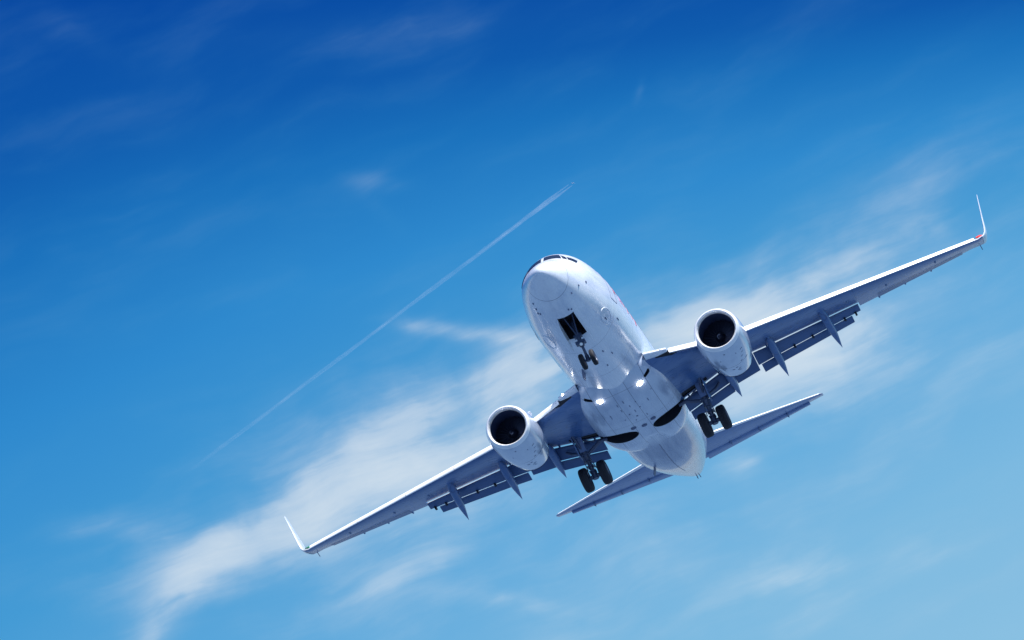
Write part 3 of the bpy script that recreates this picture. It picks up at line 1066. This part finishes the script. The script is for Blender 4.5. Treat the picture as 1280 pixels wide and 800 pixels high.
for s in (1, -1):
    ty, tx, tz = 2.9, 16.22, -3.28
    mb = MB()
    top = Vector(T(15.85, s * 2.95, -1.35))
    axl = Vector(T(tx, s * ty, tz))
    mid = top.lerp(axl, 0.58)
    mb.tube([top, mid], 0.155, 16)
    mb.tube([mid, mid.lerp(axl, 0.06)], 0.175, 16)
    mb.tube([mid, axl], 0.10, 16)
    mb.tube([Vector(T(tx, s * (ty - 0.5), tz)), Vector(T(tx, s * (ty + 0.5), tz))], 0.095, 14)
    mb.tube([axl - Vector((0, 0, .12)), axl + Vector((0, 0, 0.3))], 0.14, 14)
    # drag link forward
    mb.tube([top.lerp(axl, 0.45), T(15.2, s * 3.1, -1.35)], 0.055, 10)
    # torque links behind
    k0, k1 = mid + Vector((-0.14, 0, 0.05)), axl + Vector((-0.12, 0, 0.16))
    kn = k0.lerp(k1, 0.5) + Vector((-0.34, 0, 0))
    mb.tube([k0, kn, k1], [0.06, 0.05, 0.06], 8)
    # hydraulic lines
    for dy in (-0.13, 0.13):
        mb.tube([top + Vector((0.1, dy, 0)), mid + Vector((0.16, dy * 1.2, 0)), axl + Vector((0.12, dy * 1.5, 0.3))], 0.022, 6)
    for dz in (0.25, 0.5, 0.8, 1.1):
        pc = axl.lerp(top, dz / 2.1)
        mb.box(pc, 0.36, 0.30, 0.06)
    leg = mb.build('main_gear', M['gear'], jet, angle=40)
    mb = MB()
    mb.tube([top.lerp(axl, 0.5), T(16.0, s * 2.1, -1.95), T(15.95, s * 1.75, -2.0)], [0.075, 0.085, 0.07], 10)
    mb.tube([T(16.05, s * 2.3, -1.85), top.lerp(axl, 0.1)], 0.04, 8)
    mb.build('side_brace', M['gear'], leg)
    mb = MB()   # walking beam / actuator outboard
    mb.tube([top.lerp(axl, 0.4) + Vector((-0.1, 0, 0)), T(16.6, s * 3.5, -1.75), T(16.6, s * 3.75, -1.55)], [0.05, 0.07, 0.06], 8)
    mb.build('actuator', M['gear'], leg)
    mb = MB()   # door carried on the leg
    d0, d1 = top + Vector((0.05, s * 0.24, 0.05)), top.lerp(axl, 0.5) + Vector((0.05, s * 0.22, 0))
    mb.plate([d0 + Vector((0.42, 0, 0)), d0 + Vector((-0.42, 0, 0)), d1 + Vector((-0.38, 0, 0)), d1 + Vector((0.34, 0, 0))], (0, 1, 0.1), 0.05)
    mb.build('gear_door', M['wing'], leg, smooth=False)
    mb = MB()
    d0 = top + Vector((0.20, -s * 0.02, -0.02))
    d1 = top.lerp(axl, 0.42) + Vector((0.20, 0, 0))
    mb.plate([d0 + Vector((0, 0.17, 0)), d0 + Vector((0, -0.17, 0)), d1 + Vector((0, -0.15, 0)), d1 + Vector((0, 0.15, 0))], (1, 0, 0), 0.03)
    mb.build('leg_shield', M['wing'], leg, smooth=False)
    wheel(leg, tx, s * (ty - 0.44), tz, 0.565, 0.41, -s)
    wheel(leg, tx, s * (ty + 0.44), tz, 0.565, 0.41, s)

mb = MB()
top, axl = Vector(T(3.75, 0, -1.45)), Vector(T(4.03, 0, -3.13))
mid = top.lerp(axl, 0.62)
mb.tube([top, mid], 0.095, 14)
mb.tube([mid, mid.lerp(axl, 0.08)], 0.115, 14)
mb.tube([mid, axl], 0.06, 12)
mb.tube([axl + Vector((0, -0.3, 0)), axl + Vector((0, 0.3, 0))], 0.055, 12)
mb.tube([axl + Vector((0, 0, -0.07)), axl + Vector((0, 0, 0.2))], 0.085, 12)
for dy in (-0.2, 0.2):
    mb.tube([mid.lerp(top, 0.35), T(3.0, dy * 1.2, -1.2)], 0.035, 8)
k0, k1 = mid + Vector((-0.09, 0, 0)), axl + Vector((-0.07, 0, 0.1))
mb.tube([k0, k0.lerp(k1, 0.5) + Vector((-0.2, 0, 0)), k1], 0.035, 8)
mb.box(mid.lerp(top, 0.12), 0.24, 0.42, 0.14)
mb.box(mid.lerp(top, 0.4), 0.22, 0.34, 0.12)
ng = mb.build('nose_gear', M['gear'], jet, angle=40)
wheel(ng, 4.03, 0.235, -3.13, 0.345, 0.20, 1)
wheel(ng, 4.03, -0.235, -3.13, 0.345, 0.20, -1)
mb = MB()
mb.lathe(mid + Vector((0.12, 0, 0.02)), (1, 0, -0.1), [(-0.05, 0.001), (-.05, .05), (0.0, 0.07), (0.02, 0.06), (0.03, .001)], 16)
mb.build('taxi_light', M['slat'], ng)
for s in (1, -1):
    mb = MB()
    ya = s * 0.395
    poly = [T(2.32, s * 0.38, -1.70), T(4.15, s * 0.42, -1.97), T(4.7, s * 0.47, -2.26), T(4.2, s * 0.48, -2.34), T(2.5, s * 0.43, -2.02)]
    mb.plate(poly, (0.02, 1, 0.15 * s), 0.03)
    mb.build('gear_door', M['white'], ng, smooth=False)

# tail ---------------------------------------------------------------
for s in (1, -1):
    mb = MB()
    rings = []
    for i in range(9):
        y = lerp(0.3, 7.02, i / 8)
        le = (28.62 + (y - 2) * 0.62, 0.92 + (y - 2) * 0.135)
        te = (31.9 + (y - 2) * 0.2, 1.16 + (y - 2) * 0.14)
        rings.append([T(x, s * y, z) for x, z in airfoil(le, te, 0.085, 14, 1.0, 0.0)])
    rings.append([T(x, s * 7.16, z) for x, z in airfoil((32.0, 1.66), (32.88, 1.86), 0.04, 14, 1.0, 0.0)])
    mb.loft(rings)
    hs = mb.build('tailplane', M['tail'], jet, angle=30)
    mb = MB()
    rings = []
    for i in range(7):
        y = lerp(0.8, 7.0, i / 6)
        le = (28.62 + (y - 2) * 0.62, 0.92 + (y - 2) * 0.135)
        te = (31.9 + (y - 2) * 0.2, 1.16 + (y - 2) * 0.14)
        loop = airfoil((le[0] - 0.012, le[1]), te, 0.093, 10, 0.035, 0.0)
        rings.append([T(x, s * y, z) for x, z in loop])
    mb.loft(rings)
    mb.build('leading_edge', M['slat'], hs, angle=40)
    for (x, y) in ((31.2, 2.2), (31.75, 3.7), (32.2, 5.2)):
        mb = MB()
        zz = 1.05 + (y - 2) * 0.138
        mb.tube([T(x - 0.3, s * y, zz - 0.07), T(x, s * y, zz - 0.10), T(x + 0.35, s * y, zz - 0.06)], [0.012, 0.05, 0.012], 8)
        mb.build('hinge_fairing', M['flap'], hs)
    mb = MB()
    rings = []
    for y in (0.9, 3.0, 5.0, 6.4):
        a = (31.05 + (y - 2) * 0.30, 1.045 + (y - 2) * 0.137)
        b = (31.93 + (y - 2) * 0.2, 1.06 + (y - 2) * 0.14)
        rings.append([T(x, s * y, z) for x, z in thin_sec(a, b, 0.17)])
    mb.loft(rings)
    mb.build('elevator', M['tail'], hs, angle=50)
mb = MB()
rings = []
for (z, lx, tx, tc) in ((1.7, 25.6, 31.6, .09), (2.4, 26.9, 31.85, .09), (3.4, 28.0, 32.2, .09), (6.0, 29.9, 33.1, .085), (8.1, 31.4, 33.75, .08), (8.25, 31.7, 33.75, .04)):
    rings.append([T(x, y, z) for x, y in airfoil((lx, 0), (tx, 0), tc, 14, 1.0, 0.0)])
mb.loft(rings)
fin = mb.build('tail_fin', M['white'], jet, angle=30)

# ---------------------------------------------------------------- far jet and its contrail
H0, H1 = Vector((480, 26992, 9000)), Vector((-3564, 36971, 9000))
dirv = (H0 - H1).normalized()
side = Vector((dirv.y, -dirv.x, 0))
far = MB()
nose = H0 + dirv * 75
far.tube([nose, nose - dirv * 4, nose - dirv * 30, nose - dirv * 38], [0.3, 2.0, 2.0, 0.4], 10)
for sg in (1, -1):
    w0 = nose - dirv * 13
    far.plate([w0, w0 + side * sg * 17 - dirv * 9, w0 + side * sg * 17 - dirv * 11, w0 - dirv * 7], (0, 0, 1), 0.7)
    t0 = nose - dirv * 33
    far.plate([t0, t0 + side * sg * 7 - dirv * 4, t0 + side * sg * 7 - dirv * 5.5, t0 - dirv * 4], (0, 0, 1), 0.4)
f0 = nose - dirv * 31
far.plate([f0, f0 - dirv * 5 + Vector((0, 0, 7)), f0 - dirv * 7 + Vector((0, 0, 7)), f0 - dirv * 6], side, 0.5)
fo = far.build('distant_airliner', M['white'], None)
fo['label'] = 'tiny far-off jet at the upper tip of the white contrail'
fo['category'] = 'airplane'

cm = bpy.data.materials.new('ice_trail')
cm.use_nodes = True
cn_ = cm.node_tree
cn_.nodes.clear()
k = NG(cn_)
ct = k.n('ShaderNodeTexCoord')
sp = k.n('ShaderNodeSeparateXYZ')
k.put(sp.inputs[0], ct.outputs['Object'])
Ltot = (H0 - H1).length
u = k.m('DIVIDE', sp.outputs[0], Ltot, clamp=True)
dens = k.ramp(u, [(0.0, (0.6,) * 3), (0.006, (0.9,) * 3), (0.10, (0.85,) * 3), (0.2, (0.55,) * 3), (0.6, (0.45,) * 3), (0.88, (0.30,) * 3), (1.0, (0.0,) * 3)], 'LINEAR')
nz = k.maprange(k.noise(ct.outputs['Object'], 0.0025, 3, 0.5).outputs['Fac'], 0.3, 0.7, 0.6, 1.4)
tr = k.n('ShaderNodeBsdfTransparent')
df = k.n('ShaderNodeBsdfDiffuse')
df.inputs['Color'].default_value = (0.9, 0.92, 0.95, 1)
tl = k.n('ShaderNodeBsdfTranslucent')
tl.inputs['Color'].default_value = (0.9, 0.92, 0.95, 1)
ad = k.n('ShaderNodeMixShader')
k.put(ad.inputs[0], 0.5)
k.put(ad.inputs[1], df)
k.put(ad.inputs[2], tl)
mx = k.n('ShaderNodeMixShader')
k.put(mx.inputs[0], k.m('MULTIPLY', k.m('MULTIPLY', dens, nz), 0.052, clamp=True))
k.put(mx.inputs[1], tr)
k.put(mx.inputs[2], ad)
om = k.n('ShaderNodeOutputMaterial')
k.put(om.inputs['Surface'], mx)
trail = bpy.data.objects.new('contrail', None)
COL.objects.link(trail)
ang = math.atan2(-dirv.y, -dirv.x)
trail.location = H0
trail.rotation_euler = (0, 0, ang)
trail['label'] = 'long thin white double contrail slanting across the open blue sky'
trail['category'] = 'contrail'
for sg in (1, -1):
    mb = MB()
    pts, rad = [], []
    for i in range(121):
        x = Ltot * (i / 120) ** 1.4
        pts.append((x, sg * (14 - 2.5 * min(1, x / 2500) + 0.0002 * x), 3 * math.sin(x * 0.0021 + sg)))
        rad.append((3.5 + 6.5 * min(1, x / 400) - 2 * min(1, x / 3000) + 2 * x / Ltot) * (1 + 0.12 * math.sin(x * 0.013 + 2 * sg) + 0.1 * math.sin(x * 0.0047)))
    mb.tube(pts, rad, 14)
    mb.build('vapour_trail', cm, trail)
